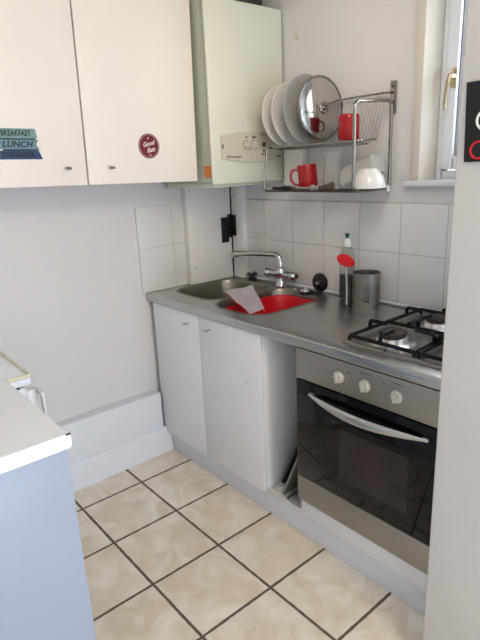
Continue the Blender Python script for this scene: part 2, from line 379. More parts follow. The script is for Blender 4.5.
# ---------------------------------------------------------------- worktop with bowls
t = thing('steel_worktop', 'long brushed steel worktop with two inset sink bowls', 'worktop', (.95, -.3, .86))
slab = obj('worktop', box((.002, -.602, .86), (1.9, -.002, .90), .006, 3), STEEL, t)
BOWLS = ((.238, -.275, .178, .205, .10, .155), (.615, -.285, .170, .238, .105, .15))
for cx, cy, hx, hy, r, dep in BOWLS:
    c = new(); prism(c, rrect(cx, cy, hx, hy, r), -.10+.90, .95); bmesh.ops.translate(c, verts=c.verts, vec=-t.location); cut(slab, c)
for cx, cy, hx, hy, r, dep in BOWLS:
    rings = []
    for i, (ins, z) in enumerate(((-.012, .9005), (-.010, .9025), (-.002, .9025), (.001, .899), (.006, .885), (.012, .90-dep+.05), (.02, .90-dep+.02), (.045, .90-dep), (.09, .90-dep-.003))):
        rings.append([(x, y, z) for x, y in rrect(cx, cy, hx-ins, hy-ins, max(r-ins*.6, .02))])
    sb = obj('sink_bowl', loft(new(), rings), BOWL_STEEL, t)
    d = new(); lathe(d, [(.0, .001), (.022, .001), (.032, .004), (.036, .0)], 24, Matrix.Translation((cx, cy, .90-dep-.003))); obj('drain', d, CHROME, sb)

# tap
t = thing('mixer_tap', 'chrome mixer tap with long swan spout behind the sink bowls', 'tap', (.452, -.055, .9005))
TX, TY = .452, -.055
b = new(); lathe(b, [(0, 0), (.038, 0), (.038, .006), (.030, .012), (.025, .03), (.024, .05), (.030, .058), (.031, .085), (.025, .10), (.017, .108), (0, .11)], 28, Matrix.Translation((TX, TY, .90)))
tube(b, [(TX-.075, TY-.006, .968), (TX+.075, TY+.004, .968)], .019, 16); obj('body', b, CHROME, t)
b = new(); tube(b, fillet([(TX, TY, 1.0), (TX-.008, TY, 1.068), (.30, -.065, 1.064), (.115, -.085, 1.046)], .065, 10), .0145, 16)
tube(b, [(.145, -.082, 1.048), (.108, -.087, 1.040)], .0175, 16); obj('spout', b, CHROME, t)
for s in (-1, 1):
    b = new(); c = Vector((TX+s*.088, TY+s*.005, .968)); lathe(b, [(0, -.014), (.020, -.014), (.025, -.008), (.025, .012), (.018, .018), (0, .019)], 10, frame(c, (0, 1, 0), (0, 0, 1), (s, 0, 0)))
    hd = obj('handle', b, CHROME, t)
    b = new(); lathe(b, [(0, 0), (.011, 0), (.011, .004), (0, .005)], 14, frame(c+Vector((s*.017, 0, 0)), (0, 1, 0), (0, 0, 1), (s, 0, 0))); obj('index_cap', b, BLACK_PL, hd)

# red washing-up bowl, cloth
cx, cy, hx, hy, r, dep = BOWLS[1]
zf = .90-dep+.002
rings = []
for ins, z in ((.024, .862), (.020, .869), (.025, .872), (.030, .869), (.034, .86), (.044, zf+.03), (.06, zf+.012), (.09, zf+.008), (.13, zf+.008)):
    rings.append([(x, y, z) for x, y in rrect(cx, cy, hx-ins, hy-ins, max(r-ins*.7, .03))])
b = loft(new(), rings)
out = [[(x, y, z) for x, y in rrect(cx, cy, hx-ins, hy-ins, max(r-ins*.7, .03))] for ins, z in ((.024, .862), (.030, .862), (.042, zf+.02), (.075, zf+.001))]
loft(b, out)
tag(obj('washing_up_bowl', b, RED_PL), 'red plastic washing-up bowl set in the right-hand sink bowl', 'bowl')
def cloth_bm():
    b = new(); nx, ny = 16, 22
    A = [Vector(v) for v in ((.405, -.395, .926), (.430, -.235, .932), (.645, -.350, .876), (.725, -.512, .898))]
    g = []
    for i in range(nx+1):
        row = []
        for j in range(ny+1):
            s, t_ = i/nx, j/ny
            p = (1-s)*(1-t_)*A[0]+s*(1-t_)*A[1]+s*t_*A[2]+(1-s)*t_*A[3]
            x, y = p.x, p.y
            sag = math.exp(-((x-.60)/.11)**2-((y+.30)/.13)**2)*.006
            p.z += .004*math.sin(s*7+t_*3)+.0035*math.sin(t_*9+s*2)-sag+.004
            if t_ > .85: p.z -= (t_-.85)*.02
            row.append(b.verts.new(p))
        g.append(row)
    for i in range(nx):
        for j in range(ny): b.faces.new((g[i][j], g[i+1][j], g[i+1][j+1], g[i][j+1]))
    r = bmesh.ops.solidify(b, geom=b.faces[:], thickness=.003)
    return b
t = thing('dish_cloth', 'white dish cloth with red edge draped over the red bowl', 'cloth', (.56, -.37, .91))
obj('cloth', cloth_bm(), CLOTH, t)
b = new(); tube(b, [(.645+(.725-.645)*k/14, -.350+(-.512+.350)*k/14, .876+.022*k/14) for k in range(15)], .003, 8)
tube(b, [(.412+(.725-.412)*k/14, -.395+(-.512+.395)*k/14, .928-.028*k/14+.003*math.sin(k*.8)) for k in range(15)], .0025, 8); hem = obj('hem', b, RED_PL, t); hem['label'] = 'red hem'
# small things on the worktop
t = thing('sink_plug', 'black rubber sink plug leaning on the tiles behind the red bowl', 'plug', (.68, -.03, .90))
b = new(); lathe(b, [(0, .016), (.03, .016), (.042, .013), (.046, .006), (.046, 0), (0, 0)], 32, frame((.685, -.011, .949), (1, 0, .1), (-.1, 0, 1), (0, -1, 0))); obj('disc', b, BLACK_PL, t)
b = new(); lathe(b, [(0, .012), (.008, .012), (.009, 0), (0, 0)], 14, FACE_Y((.685, -.027, .949))); obj('stem', b, SATIN, t)
t = thing('strainer', 'small chrome and black strainer lying beside the sink plug', 'strainer', (.655, -.075, .90))
b = new(); lathe(b, [(0, .0), (.034, .0), (.036, .008), (.030, .014), (0, .016)], 28, Matrix.Translation((.655, -.082, .9005))); obj('cup', b, BLACK_PL, t)
b = new(); lathe(b, [(0, .016), (.028, .0145), (.026, .022), (.008, .025), (.006, .032), (0, .033)], 24, Matrix.Translation((.650, -.082, .9005))); tube(b, [(.615, -.10, .912), (.585, -.095, .917)], .006, 10); obj('grip', b, SATIN, t)
t = thing('waste_plug', 'small black plug standing in the corner behind the left sink bowl', 'plug', (.20, -.035, .90))
b = new(); lathe(b, [(0, 0), (.020, 0), (.022, .012), (.014, .018), (.012, .026), (.030, .03), (.03, .036), (0, .04)], 20, Matrix.Translation((.205, -.037, .9005))); obj('stopper', b, BLACK_PL, t)
b = new()
for k in range(4):
    a = k*PI/2+.4; tube(b, [(.205, -.037, .932), (.205+.026*math.cos(a), -.037+.026*math.sin(a), .944)], .004, 8)
obj('grip', b, BLACK_PL, t)
# washing-up liquid bottle
bxx, byy = .875, -.048
t = thing('washing_up_liquid_bottle', 'clear bottle half full of dark green liquid against the tiles', 'bottle', (bxx, byy, .90))
S = Matrix.Translation((bxx, byy, .9005)) @ Matrix.Diagonal((1, .72, 1, 1))
b = new(); lathe(b, [(0, 0), (.034, 0), (.0385, .004), (.039, .02), (.038, .16), (.036, .20), (.028, .232), (.016, .250), (.014, .258), (.012, .258), (.014, .249), (.026, .230), (.034, .199), (.036, .16), (.037, .02), (.036, .006), (0, .004)], 32, S); obj('bottle', b, CLEAR_PL, t)
b = new(); lathe(b, [(0, .0055), (.034, .0065), (.0358, .02), (.0352, .115), (0, .115)], 32, S); lq = obj('liquid', b, GREEN_LIQ, t); lq['label'] = 'dark green liquid'
b = new(); lathe(b, [(0, .245), (.018, .245), (.019, .26), (.016, .275), (.010, .283), (0, .283)], 24, S); cp = obj('cap', b, WHITE_PL, t)
b = new(); lathe(b, [(0, .282), (.007, .282), (.008, .292), (.012, .295), (.011, .304), (0, .307)], 16, S); obj('nozzle', b, GREEN_PL, cp)
# flower shaped brush
t = thing('flower_brush', 'red flower-shaped washing-up brush on a white handle before the bottle', 'brush', (.925, -.105, .90))
hc = Vector((.925, -.118, 1.097))
b = new(); tube(b, [(.950, -.140, .906), (.946, -.136, .98), (.932, -.124, 1.08)], lambda q: .0042-.0008*q, 12); obj('handle', b, mat('brush_handle_grey', rgb(178, 182, 178), .4), t)
nrm = (Vector((2.37, -1.93, 1.6))-hc).normalized(); nrm = (nrm+Vector((.2, .3, .5))).normalized()
xa = nrm.cross(Vector((0, 0, 1))).normalized(); ya = nrm.cross(xa); F = frame(hc, xa, ya, nrm)
b = new()
for ring, (R, n_, z) in enumerate(((.025, 15, 0), (.018, 11, .008), (.009, 6, .013))):
    for k in range(n_):
        a = 2*PI*k/n_+ring*.3; lathe(b, [(0, -.006), (.007, -.004), (.010, 0), (.007, .004), (0, .006)], 10, F @ Matrix.Translation((R*1.15*math.cos(a), R*.9*math.sin(a)-R*.35*math.cos(a), z)) @ Matrix.Rotation(a, 4, 'Z') @ Matrix.Diagonal((1.2, .8, 1, 1)))
lathe(b, [(0, -.004), (.022, -.004), (.018, .01), (0, .016)], 20, F); hd = obj('flower_head', b, RED_PL, t); hd['label'] = 'red petalled brush head'
# cutlery holder with punched holes
hxx, hyy, hr, hh = .998, -.067, .0585, .146
t = thing('cutlery_holder', 'round perforated steel cutlery holder standing by the bottle', 'cutlery holder', (hxx, hyy, .90))
def perforated(cx, cy, z0, R, H):
    b = new(); HW = .150; cols = []; a = -.93-HW*1.5
    for blk in range(6):
        for i in range(3): cols.append((a, HW, True)); a += HW
        g = (PI/3-3*HW)/3
        for i in range(3): cols.append((a, g, False)); a += g
    rows = [(.0, .010, False), (.010, .010, False)]; z = .020
    for i in range(6): rows.append((z, .0132, True)); z += .0132
    k = (H-z)/3; rows += [(z+k*q, k, False) for q in range(3)]
    A = [v for c in cols for v in (c[0], c[0]+c[1]/2)]; Z = [v for r in rows for v in (r[0], r[0]+r[1]/2)]+[H]
    P = lambda a, z: (cx+R*math.cos(a), cy+R*math.sin(a), z0+z)
    vs = [[b.verts.new(P(a, z)) for z in Z] for a in A]; n = len(A)
    for ci, c in enumerate(cols):
        for ri, r in enumerate(rows):
            I = [2*ci, 2*ci+1, (2*ci+2) % n]; J = 2*ri
            if not (c[2] and r[2]):
                for p in (0, 1):
                    for q in (0, 1): b.faces.new((vs[I[p]][J+q], vs[I[p+1]][J+q], vs[I[p+1]][J+q+1], vs[I[p]][J+q+1]))
            else:
                ring = [(0, 0), (1, 0), (2, 0), (2, 1), (2, 2), (1, 2), (0, 2), (0, 1)]
                out = [vs[I[p]][J+q] for p, q in ring]; ca, cz = c[0]+c[1]/2, r[0]+r[1]/2
                inn = [b.verts.new(P(ca+.0040/R*math.cos(math.radians(225+45*m)), cz+.0040*math.sin(math.radians(225+45*m)))) for m in range(8)]
                for m in range(8): b.faces.new((out[m], out[(m+1) % 8], inn[(m+1) % 8], inn[m]))
    for v in [v for v in b.verts if not v.link_faces]: b.verts.remove(v)
    bmesh.ops.recalc_face_normals(b, faces=b.faces)
    bmesh.ops.solidify(b, geom=b.faces[:], thickness=.0012)
    lathe(b, [(0, .001), (R, .001), (R, .003), (0, .003)], 48, Matrix.Translation((cx, cy, z0)))
    tube(b, [(cx+R*math.cos(2*PI*k/48), cy+R*math.sin(2*PI*k/48), z0+H) for k in range(48)], .0018, 8, True)
    return b
obj('cup', perforated(hxx, hyy, .90, hr, hh), HOLDER, t)

# ---------------------------------------------------------------- hob
HX0, HX1, HY0, HY1 = 1.245, 1.825, -.545, -.045
t = thing('gas_hob', 'stainless steel four-burner gas hob set into the worktop', 'hob', (1.53, -.3, .90))
b = new()
rings = [[(x, y, z) for x, y in rrect((HX0+HX1)/2, (HY0+HY1)/2, (HX1-HX0)/2-i_, (HY1-HY0)/2-i_, .02)] for i_, z in ((0, .9005), (0, .908), (.004, .911), (.014, .911), (.024, .907), (.04, .906))]
loft(b, rings); obj('hob_plate', b, OVEN_STEEL, t)
BUR = [(1.385, -.436, .053), (1.405, -.18, .046), (1.665, -.405, .036), (1.665, -.17, .050)]
for x, y, R in BUR:
    b = new(); lathe(b, [(R*1.5, .0), (R*1.42, .004), (R*1.15, .008), (R*1.0, .022), (R*.82, .026), (0, .026)], 40, Matrix.Translation((x, y, .9065))); bb = obj('burner', b, ALU, t)
    b = new(); n_ = 48
    lathe(b, [(0, .026), (R*.82, .026), (R*.9, .032), (R*.88, .038), (R*.78, .042), (0, .043)], n_, Matrix.Translation((x, y, .9065))); obj('burner_cap', b, CAP, bb)
def grate(x0, x1):
    b = new(); z = .926; y0, y1 = HY0+.022, HY1-.022; R = .0072
    tube(b, fillet([(x0, y0, z), (x1, y0, z), (x1, y1, z), (x0, y1, z)], .012, 4, True), R, 8, True)
    tube(b, [(x0, (y0+y1)/2, z), (x1, (y0+y1)/2, z)], R, 8)
    for x in (x0, x1):
        for y in (y0, y1): tube(b, [(x, y, z), (x, y, .909)], R*.9, 8)
    xm = (x0+x1)/2
    for yc in (-.405, -.17):
        for s, xs in ((1, x0), (-1, x1)):
            tube(b, fillet([(xs, yc, z), (xs, yc, z+.030), (xm-s*.058, yc, z+.030)], .012, 5), R, 8)
    for ys, s in ((y0, 1), (y1, -1)):
        yb = -.405 if s > 0 else -.17
        tube(b, fillet([(xm, ys, z), (xm, ys, z+.030), (xm, yb-s*.048, z+.030)], .012, 5), R, 8)
    for yb, s in ((-.405, 1), (-.17, -1)):
        ym = (y0+y1)/2; tube(b, fillet([(xm, ym, z), (xm, ym-s*.012, z+.030), (xm, yb+s*.045, z+.030)], .01, 5), R, 8)
    return b
g1 = obj('pan_support', grate(HX0+.024, 1.523), IRON, t); g2 = obj('pan_support', grate(1.539, HX1-.02), IRON, t)
b = new(); lathe(b, [(0, .003), (.005, .002), (.006, 0)], 12, Matrix.Translation((1.425, -.537, .911))); obj('spark_stud', b, BLACK_PL, t)

# ---------------------------------------------------------------- oven
OX0, OX1, OY = 1.080, 1.668, -.600
t = thing('built_in_oven', 'built-in electric oven with black glass door and steel control panel', 'oven', (1.374, -.3, .2))
obj('body', box((OX0+.006, -.575, .2), (OX1-.006, -.06, .856), .002), SATIN, t)
obj('control_panel', box((OX0, OY, .738), (OX1, -.573, .857), .003), OVEN_STEEL, t)
cpn = t.children[-1] if False else [c for c in t.children if c.name.startswith('control_panel')][0]
for k, x in enumerate((1.288, 1.397, 1.519)):
    b = new(); M_ = FACE_Y((x, OY, .797)); lathe(b, [(0, .012), (.016, .012), (.021, .008), (.0215, 0), (0, 0)], 28, M_)
    bx(b, (-.0045, -.0165, .008), (.0045, .0165, .024), .003, 2, M_ @ Matrix.Rotation((0, .05, -.05)[k], 4, 'Z')); obj('knob', b, KNOB, t)
for x in (1.288, 1.397, 1.519):
    b = new()
    for k in range(9):
        a = math.radians(-40+k*32.5); bx(b, (-.0012, .028, 0), (.0012, .0315, .0004), 0, 1, FACE_Y((x, OY, .797)) @ Matrix.Rotation(a, 4, 'Z'))
    obj('dial_marks', b, BOILER_MARK, cpn)
for x in (1.397, 1.519): obj('printed_line', box((x-.022, OY-.0005, .838), (x+.022, OY, .8405), 0), BOILER_MARK, cpn)
for x, z in ((1.325, .823), (1.468, .826)): obj('indicator_light', lathe(new(), [(0, .002), (.0032, .0015), (.0036, 0)], 10, FACE_Y((x, OY, z))), BOILER_MARK, cpn)
d = obj('door', box((OX0, OY, .322), (OX1, -.577, .733), .003), GLASS_BLACK, t); d['label'] = 'black glass door'
wi = obj('window', box((1.225, OY-.0008, .36), (1.60, OY+.001, .625), 0), OVEN_WIN, d)
obj('inner_window', box((1.292, OY-.0014, .395), (1.572, OY, .60), 0), OVEN_INNER, wi)
b = new(); P = []
for k in range(25):
    s = k/24; x = 1.152+(1.640-1.152)*s; q = math.sin(PI*s)
    P.append((x, OY-.010-.040*q, .692-.006*q))
tube(b, P, lambda s: .0035+.0135*math.sin(PI*min(max(s, 0), 1))**.8, 12, flat=.62); hd = obj('handle', b, SATIN, d)
for x in (1.165, 1.627): obj('handle_mount', box((x-.010, OY-.014, .685), (x+.010, OY, .699), .003), SATIN, hd)
obj('lower_trim', box((OX0, OY, .208), (OX1, -.577, .319), .003), OVEN_STEEL, t)

# ---------------------------------------------------------------- wall cupboard
TILT = math.radians(1.2)
t = thing('wall_cupboard', 'white double-door wall cupboard hung left of the boiler', 'cupboard', (.15, -1.008, 1.462))
b = new(); bx(b, (.003, -1.555, 1.472), (.338, -.484, 2.40), .002); obj('body', b, CUP, t)
for ya, yb, kd in ((-1.555, -1.011, -1.092), (-1.005, -.480, -.910)):
    d = obj('door', box((.341, ya, 1.468), (.360, yb, 2.40), .0025), CUP, t)
    b = new(); tube(b, [(.360, kd, 1.532), (.378, kd, 1.532)], .0035, 10); tube(b, [(.380, kd-.011, 1.532), (.380, kd+.011, 1.532)], .005, 12); obj('knob', b, RACK, d)
t.rotation_euler = (-TILT, 0, 0)
def on_cup(y, z): # a point on the hung cupboard's door plane
    c = Vector((.15, -1.008, 1.462)); return c + Matrix.Rotation(-TILT, 3, 'X') @ (Vector((.3604, y, z))-c)
# ribbon sign
t = thing('meal_sign', 'blue ribbon sign reading breakfast, lunch and dinner on left cupboard door', 'sign', on_cup(-1.268, 1.565))
RY = frame((.3606, -1.268, 0), (0, 1, 0), (0, 0, 1), (1, 0, 0))
def ribbon(z0, z1, y0, y1, notch0, notch1, m, txt, size, shear, tm, sq):
    zm = (z0+z1)/2
    b = new(); prism(b, [(y0, z0), (y1, z0), (y1+notch1, zm) if notch1 < 0 else (y1, z0), (y1 + (0 if notch1 <= 0 else -notch1), z1), (y0, z1), (y0+notch0, zm)][0:6] if notch1 < 0 else [(y0, z0), (y1, z0), (y1-notch1, z1), (y0, z1)], 0, .002, RY)
    rb = obj('ribbon', b, m, t, smooth=False)
    b = new(); text(b, txt, size, RY @ Matrix.Translation((.006, zm, .0021)), shear, .0003, .0008, sq, 1.05); obj('lettering', b, tm, rb, smooth=False)
ribbon(1.643, 1.676, -.085, .080, 0, .004, SIGN_PALE, 'BREAKFAST', .027, 0, SIGN_INK, .72)
ribbon(1.606, 1.638, -.072, .083, .014, -.010, SIGN_GREY, 'LUNCH', .029, .25, SIGN_INK, 1.04)
ribbon(1.571, 1.601, -.090, .092, 0, .012, SIGN_DEEP, 'DINNER', .027, 0, SIGN_INK, 1.12)
b = new(); bx(b, (.3606, -1.268-.06, 1.6385), (.3622, -1.268+.074, 1.6425), 0); bx(b, (.3606, -1.268-.045, 1.6015), (.3622, -1.268+.08, 1.6055), 0)
obj('shadow_strip', b, SIGN_INK, t, smooth=False)  # dark strips put in as the shadow lines under the ribbons
t.rotation_euler = (-TILT*.8, 0, 0)
# round sticker
ctr = on_cup(-.724, 1.617)
t = thing('round_sticker', 'round maroon sticker reading Good Eats on the right cupboard door', 'sticker', ctr)
R_ = FACE_X(ctr+Vector((.0002, 0, 0))) @ Matrix.Rotation(.08, 4, 'Z')
b = new(); prism(b, disc_poly(.050, 48, .050), 0, .001, R_); obj('disc', b, MAROON, t, smooth=False)
b = new(); tube(b, [R_ @ Vector((.0455*math.cos(a*2*PI/48), .0455*math.sin(a*2*PI/48), .001)) for a in range(48)], .0007, 6, True)
text(b, 'Good', .025, R_ @ Matrix.Translation((-.002, .009, .0012)) @ Matrix.Rotation(.12, 4, 'Z'), .35, .0002, .0006, .95)
text(b, 'Eats', .025, R_ @ Matrix.Translation((.006, -.016, .0012)) @ Matrix.Rotation(.12, 4, 'Z'), .35, .0002, .0006, .95)
for yy in (.032, -.036):
    star = []
    for k in range(10): a = PI/2+k*PI/5; rr = .005 if k % 2 == 0 else .0022; star.append((rr*math.cos(a), rr*math.sin(a)+yy))
    prism(b, star, .001, .0014, R_)
obj('lettering', b, STICK_PALE, t, smooth=False)

# ---------------------------------------------------------------- boiler
t = thing('gas_boiler', 'cream wall-mounted gas boiler in the corner beside the cupboard', 'boiler', (.2, -.23, 1.437))
obj('casing', box((.002, -.450, 1.445), (.432, -.018, 2.190), .004), mat('boiler_casing_shaded', rgb(172, 176, 162), .4, 0, .01), t)  # casing darker than the cover: side shading put into its colour
obj('front_cover', box((.432, -.458, 1.437), (.450, -.012, 2.195), .006, 3), CREAM_BOILER, t)
obj('drip_tray', box((.03, -.435, 1.424), (.425, -.03, 1.4455), .003), CREAM_BOILER, t)
P_ = FACE_X((.450, -.213, 1.598))
def barrel(hw, hh_, bul, n=14):
    top = [(hw-2*hw*k/n, hh_+bul*(1-(2*k/n-1)**2)) for k in range(n+1)]; return top+[(-x, -y) for x, y in top]
b = new(); prism(b, barrel(.196, .048, .020), 0, .006, P_, .002); pn = obj('control_panel', b, BOILER_PANEL, t)
for k, x in enumerate((-.046, -.001)):
    b = new(); lathe(b, [(0, .012), (.015, .012), (.017, .009), (.018, 0)], 28, P_ @ Matrix.Translation((x, .008, .006))); bx(b, (-.004, -.018, .010), (.004, .018, .02), .002, 2, P_ @ Matrix.Translation((x, .008, .006)) @ Matrix.Rotation(.5-k*.2, 4, 'Z')); obj('dial', b, BOILER_PANEL, pn)
def mark(name, poly, z0=.006, z1=.0068): obj(name, prism(new(), [(x, y) for x, y in poly], z0, z1, P_), BOILER_MARK, pn, smooth=False)
def rect(x0, y0, x1, y1): return [(x0, y0), (x1, y0), (x1, y1), (x0, y1)]
def dot(x, y, r): return [(x+p, y+q) for p, q in disc_poly(r, 10)]
for x in (-.046, -.001):
    obj('dial_ring', tube(new(), [P_ @ Vector((x+.0205*math.cos(math.radians(a)), .008+.0205*math.sin(math.radians(a)), .0062)) for a in range(-60, 241, 15)], .0011, 5), BOILER_MARK, pn)
mark('indicator_slot', rect(-.192, -.006, -.184, .012)); mark('symbol', dot(-.047, .042, .005)); mark('symbol', rect(-.012, .038, .010, .046))
mark('button', rect(.050, .0, .072, .018), .006, .0075)
for x, y in ((.060, -.018), (.052, -.034), (.070, -.034)): mark('button', dot(x, y, .0052), .006, .0075)
mark('printed_line', rect(.040, .052, .085, .055)); mark('printed_line', rect(.145, -.047, .172, -.041))
b = new(); text(b, 'Worcester', .017, P_ @ Matrix.Translation((-.122, -.042, .0063)), .2, .0002, .0003, 1.1); prism(b, [(-.170, -.047), (-.164, -.047), (-.157, -.034), (-.163, -.040)], .006, .0066, P_)
obj('lettering', b, BOILER_MARK, pn, smooth=False)
b = new(); lathe(b, [(0, .003), (.012, .003), (.013, 0)], 20, P_ @ Matrix.Translation((-.100, .006, .006))); obj('pressure_dial', b, BOILER_PANEL, pn)
b = new(); bx(b, (.378, -.4512, 1.470), (.424, -.4498, 1.522), 0); st = obj('label_sticker', b, ORANGE, t); st['label'] = 'orange sticker'
b = new(); tube(b, [(.31, -.13, 2.185), (.31, -.13, 2.36), (.25, -.13, 2.46), (.12, -.13, 2.48)], .095, 24); obj('flue', b, FLUE, t)

# ---------------------------------------------------------------- things on the right wall
b = new(); bx(b, (.475, -.042, 1.412), (.60, -.001, 1.60), .006, 3)
tag(obj('wall_box', b, WHITE_PL), 'plain white plastic box on the wall behind the red mug', 'wall box')
b = new(); bx(b, (.236, -.0145, 1.062), (.326, -.0085, 1.158), .003, 3)
t = thing('blank_socket_plate', 'square white blanking plate on the tiles left of the tap', 'socket plate', (.27, -.0085, 1.058))
obj('plate', b, mat('plate_plastic', rgb(218, 214, 207), .4), t)
for x in (.252, .310): obj('screw', lathe(new(), [(0, .002), (.003, .0015), (.0035, 0)], 10, FACE_Y((x, -.0145, 1.108))), SATIN, t)
b = new(); bx(b, (.538, -.005, 2.055), (.556, -.001, 2.092), .002); tube(b, [(.547, -.004, 2.085), (.547, -.018, 2.072), (.547, -.020, 2.080)], .003, 8)
tag(obj('wall_hook', b, YELLOWED), 'tiny off-white hook high on the wall right of the boiler', 'hook')

# dish rack
XL, XR, YF, YB, ZL, ZS, ZT = .558, 1.066, -.256, -.022, 1.400, 1.588, 1.726
t = thing('dish_rack', 'two-tier steel wire dish rack fixed to the wall above the sink', 'dish rack', (.8, -.13, 1.40))
b = new(); tube(b, fillet([(XR, YF, ZL), (XR, YF, ZT), (XR, YB, ZT+.012), (XR, YB, ZL)], .03, 8, True), .0068, 12, True); obj('side_frame', b, RACK, t)
b = new(); tube(b, fillet([(XL, YF+.002, ZL), (XL, YF+.03, ZS), (XL, YB, ZS), (XL, YB, ZL)], .018, 6, True), .0045, 10, True); obj('side_frame', b, RACK, t)
for x in (XR-.002,):
    b = new(); bx(b, (x-.012, -.016, 1.690), (x+.012, -.003, 1.81), .002); obj('wall_bracket', b, RACK, t)
    for z in (1.71, 1.79): obj('screw', lathe(new(), [(0, .004), (.004, .003), (.005, 0)], 10, FACE_Y((x, -.016, z))), DARKWIRE, [c for c in t.children if c.name.startswith('wall_bracket')][0])
b = new(); bx(b, (XL-.010, -.016, 1.56), (XL+.010, -.003, 1.63), .002); obj('wall_bracket', b, RACK, t)
# upper tier
b = new()
tube(b, fillet([(XL, -.205, ZS), (1.050, -.205, ZS), (1.050, -.085, ZS+.006), (XL, -.085, ZS+.006)], .02, 6, True), .0042, 8, True)
tube(b, [(XL, -.024, 1.768), (XR, -.024, 1.768)], .0034, 8); tube(b, [(XL, -.145, ZS-.012), (1.045, -.145, ZS-.012)], .003, 8)
obj('upper_shelf', b, RACK, t)
b = new(); n_ = 30
for k in range(n_):
    x = XL+.012+(1.042-XL-.012)*k/(n_-1); tube(b, fillet([(x, -.024, 1.768), (x, -.085, ZS+.008), (x, -.145, ZS-.012), (x, -.205, ZS)], .012, 3), .0010, 5)
    tube(b, [(x, -.024, 1.766), (x, -.024, 1.774)], .0034, 6)
obj('plate_wires', b, RACK, t)
# lower tier
b = new(); tube(b, fillet([(XL, YF+.004, ZL), (XR, YF+.004, ZL), (XR, YB-.004, ZL), (XL, YB-.004, ZL)], .02, 6, True), .004, 8, True)
for k in range(13): y = YF+.02+(YB-YF-.04)*k/12; tube(b, [(XL, y, ZL), (XR, y, ZL)], .0014, 5)
for x in (.69, .82, .95): tube(b, [(x, YF+.006, ZL-.003), (x, YB-.006, ZL-.003)], .0022, 6)
obj('lower_shelf', b, DARKWIRE, t)
b = new(); bx(b, (XR-.008, -.044, ZL-.012), (XR+.010, -.026, ZL+.012), .004, 3); ck = obj('clip', b, WHITE_PL, t); ck['label'] = 'white plastic clip'

# plates standing in the upper tier, faces towards the room
def disc_thing(name, label, cat, x, y, zc, prof, m, yaw, lean, group=None):
    o = tag(obj(name, lathe(new(), prof, 64), m), label, cat, group)
    zax = Vector((math.cos(yaw)*math.cos(lean), math.sin(yaw)*math.cos(lean), math.sin(lean)))
    xa = zax.cross(Vector((0, 0, 1))).normalized(); o.matrix_world = frame((x, y, zc), xa, zax.cross(xa), zax); return o
def plate_prof(R): return [(0, .004), (R*.55, .004), (R*.64, .007), (R*.97, .018), (R, .020), (R*.99, .0225), (R*.95, .021), (R*.64, .0105), (R*.55, .0075), (0, .0075)]
disc_thing('dinner_plate', 'leftmost white dinner plate standing in the rack, nearest the boiler', 'plate', .556, -.128, 1.722, plate_prof(.134), WHITE_CER, -.05, .06, 'plates in the dish rack')
disc_thing('dinner_plate', 'second white dinner plate from the boiler, middle of the row in the rack', 'plate', .618, -.128, 1.726, plate_prof(.136), WHITE_CER, -.05, .05, 'plates in the dish rack')
o = disc_thing('serving_plate', 'large white plate, shade put into its colour, standing in the rack behind the steel lid', 'plate', .70, -.130, 1.734, plate_prof(.143), SHADED_CER, -.05, .04, 'plates in the dish rack')
t = thing('pan_lid', 'polished steel pan lid with knob standing in front of the plates', 'lid')
b = lathe(new(), [(0, .018), (.04, .017), (.09, .012), (.116, .004), (.124, -.002), (.128, -.001), (.128, .003), (.120, .008), (.092, .016), (.04, .021), (0, .022)], 64); obj('dome', b, LID, t)
b = lathe(new(), [(.121, .004), (.127, .0), (.131, .002), (.129, .007), (.122, .0085)], 64); obj('rim', b, RACK, t)
b = lathe(new(), [(.024, .019), (.024, .024), (.020, .026), (.018, .022)], 32); lathe(b, [(0, .022), (.008, .022), (.008, .030), (.012, .032), (.012, .036), (0, .037)], 24); obj('knob', b, RACK, t)
zax = Vector((math.cos(-.06)*math.cos(.03), math.sin(-.06)*math.cos(.03), math.sin(.03))); xa = zax.cross(Vector((0, 0, 1))).normalized()
t.matrix_world = frame((.790, -.130, 1.732), xa, zax.cross(xa), zax)

# mugs
def mug(label, loc, hang, upside, lean=0, group='red mugs in the dish rack'):
    o = thing('red_mug', label, 'mug', (0, 0, 0), group)
    R, H = .043, .098
    b = lathe(new(), [(0, .004), (R*.85, .002), (R*.9, 0), (R*.97, .004), (R, .012), (R, H-.002), (R-.001, H), (R-.003, H), (R-.004, H-.002), (R-.004, .012), (R-.01, .008), (0, .008)], 40); obj('cup', b, RED_CER, o)
    pts = [(R-.002, 0, H*.82), (R+.022, 0, H*.84), (R+.034, 0, H*.55), (R+.026, 0, H*.24), (R-.002, 0, H*.18)]
    b = tube(new(), fillet(pts, .03, 8), .0055, 10, flat=.8); obj('handle', b, RED_CER, o)
    m = Matrix.Translation(loc) @ Matrix.Rotation(lean, 4, Vector((-.75, .65, 0)).normalized()) 
    m = m @ Matrix.Rotation(hang, 4, 'Z')
    if upside: m = m @ Matrix.Translation((0, 0, H)) @ Matrix.Rotation(PI, 4, 'X')
    o.matrix_world = m; return o
mug('red mug with its handle to the left on the lower shelf of the rack', (.715, -.125, 1.4105), math.radians(225), False, -.09)
mug('red mug standing upside down on the upper shelf of the rack', (.932, -.120, 1.598), math.radians(131), True)
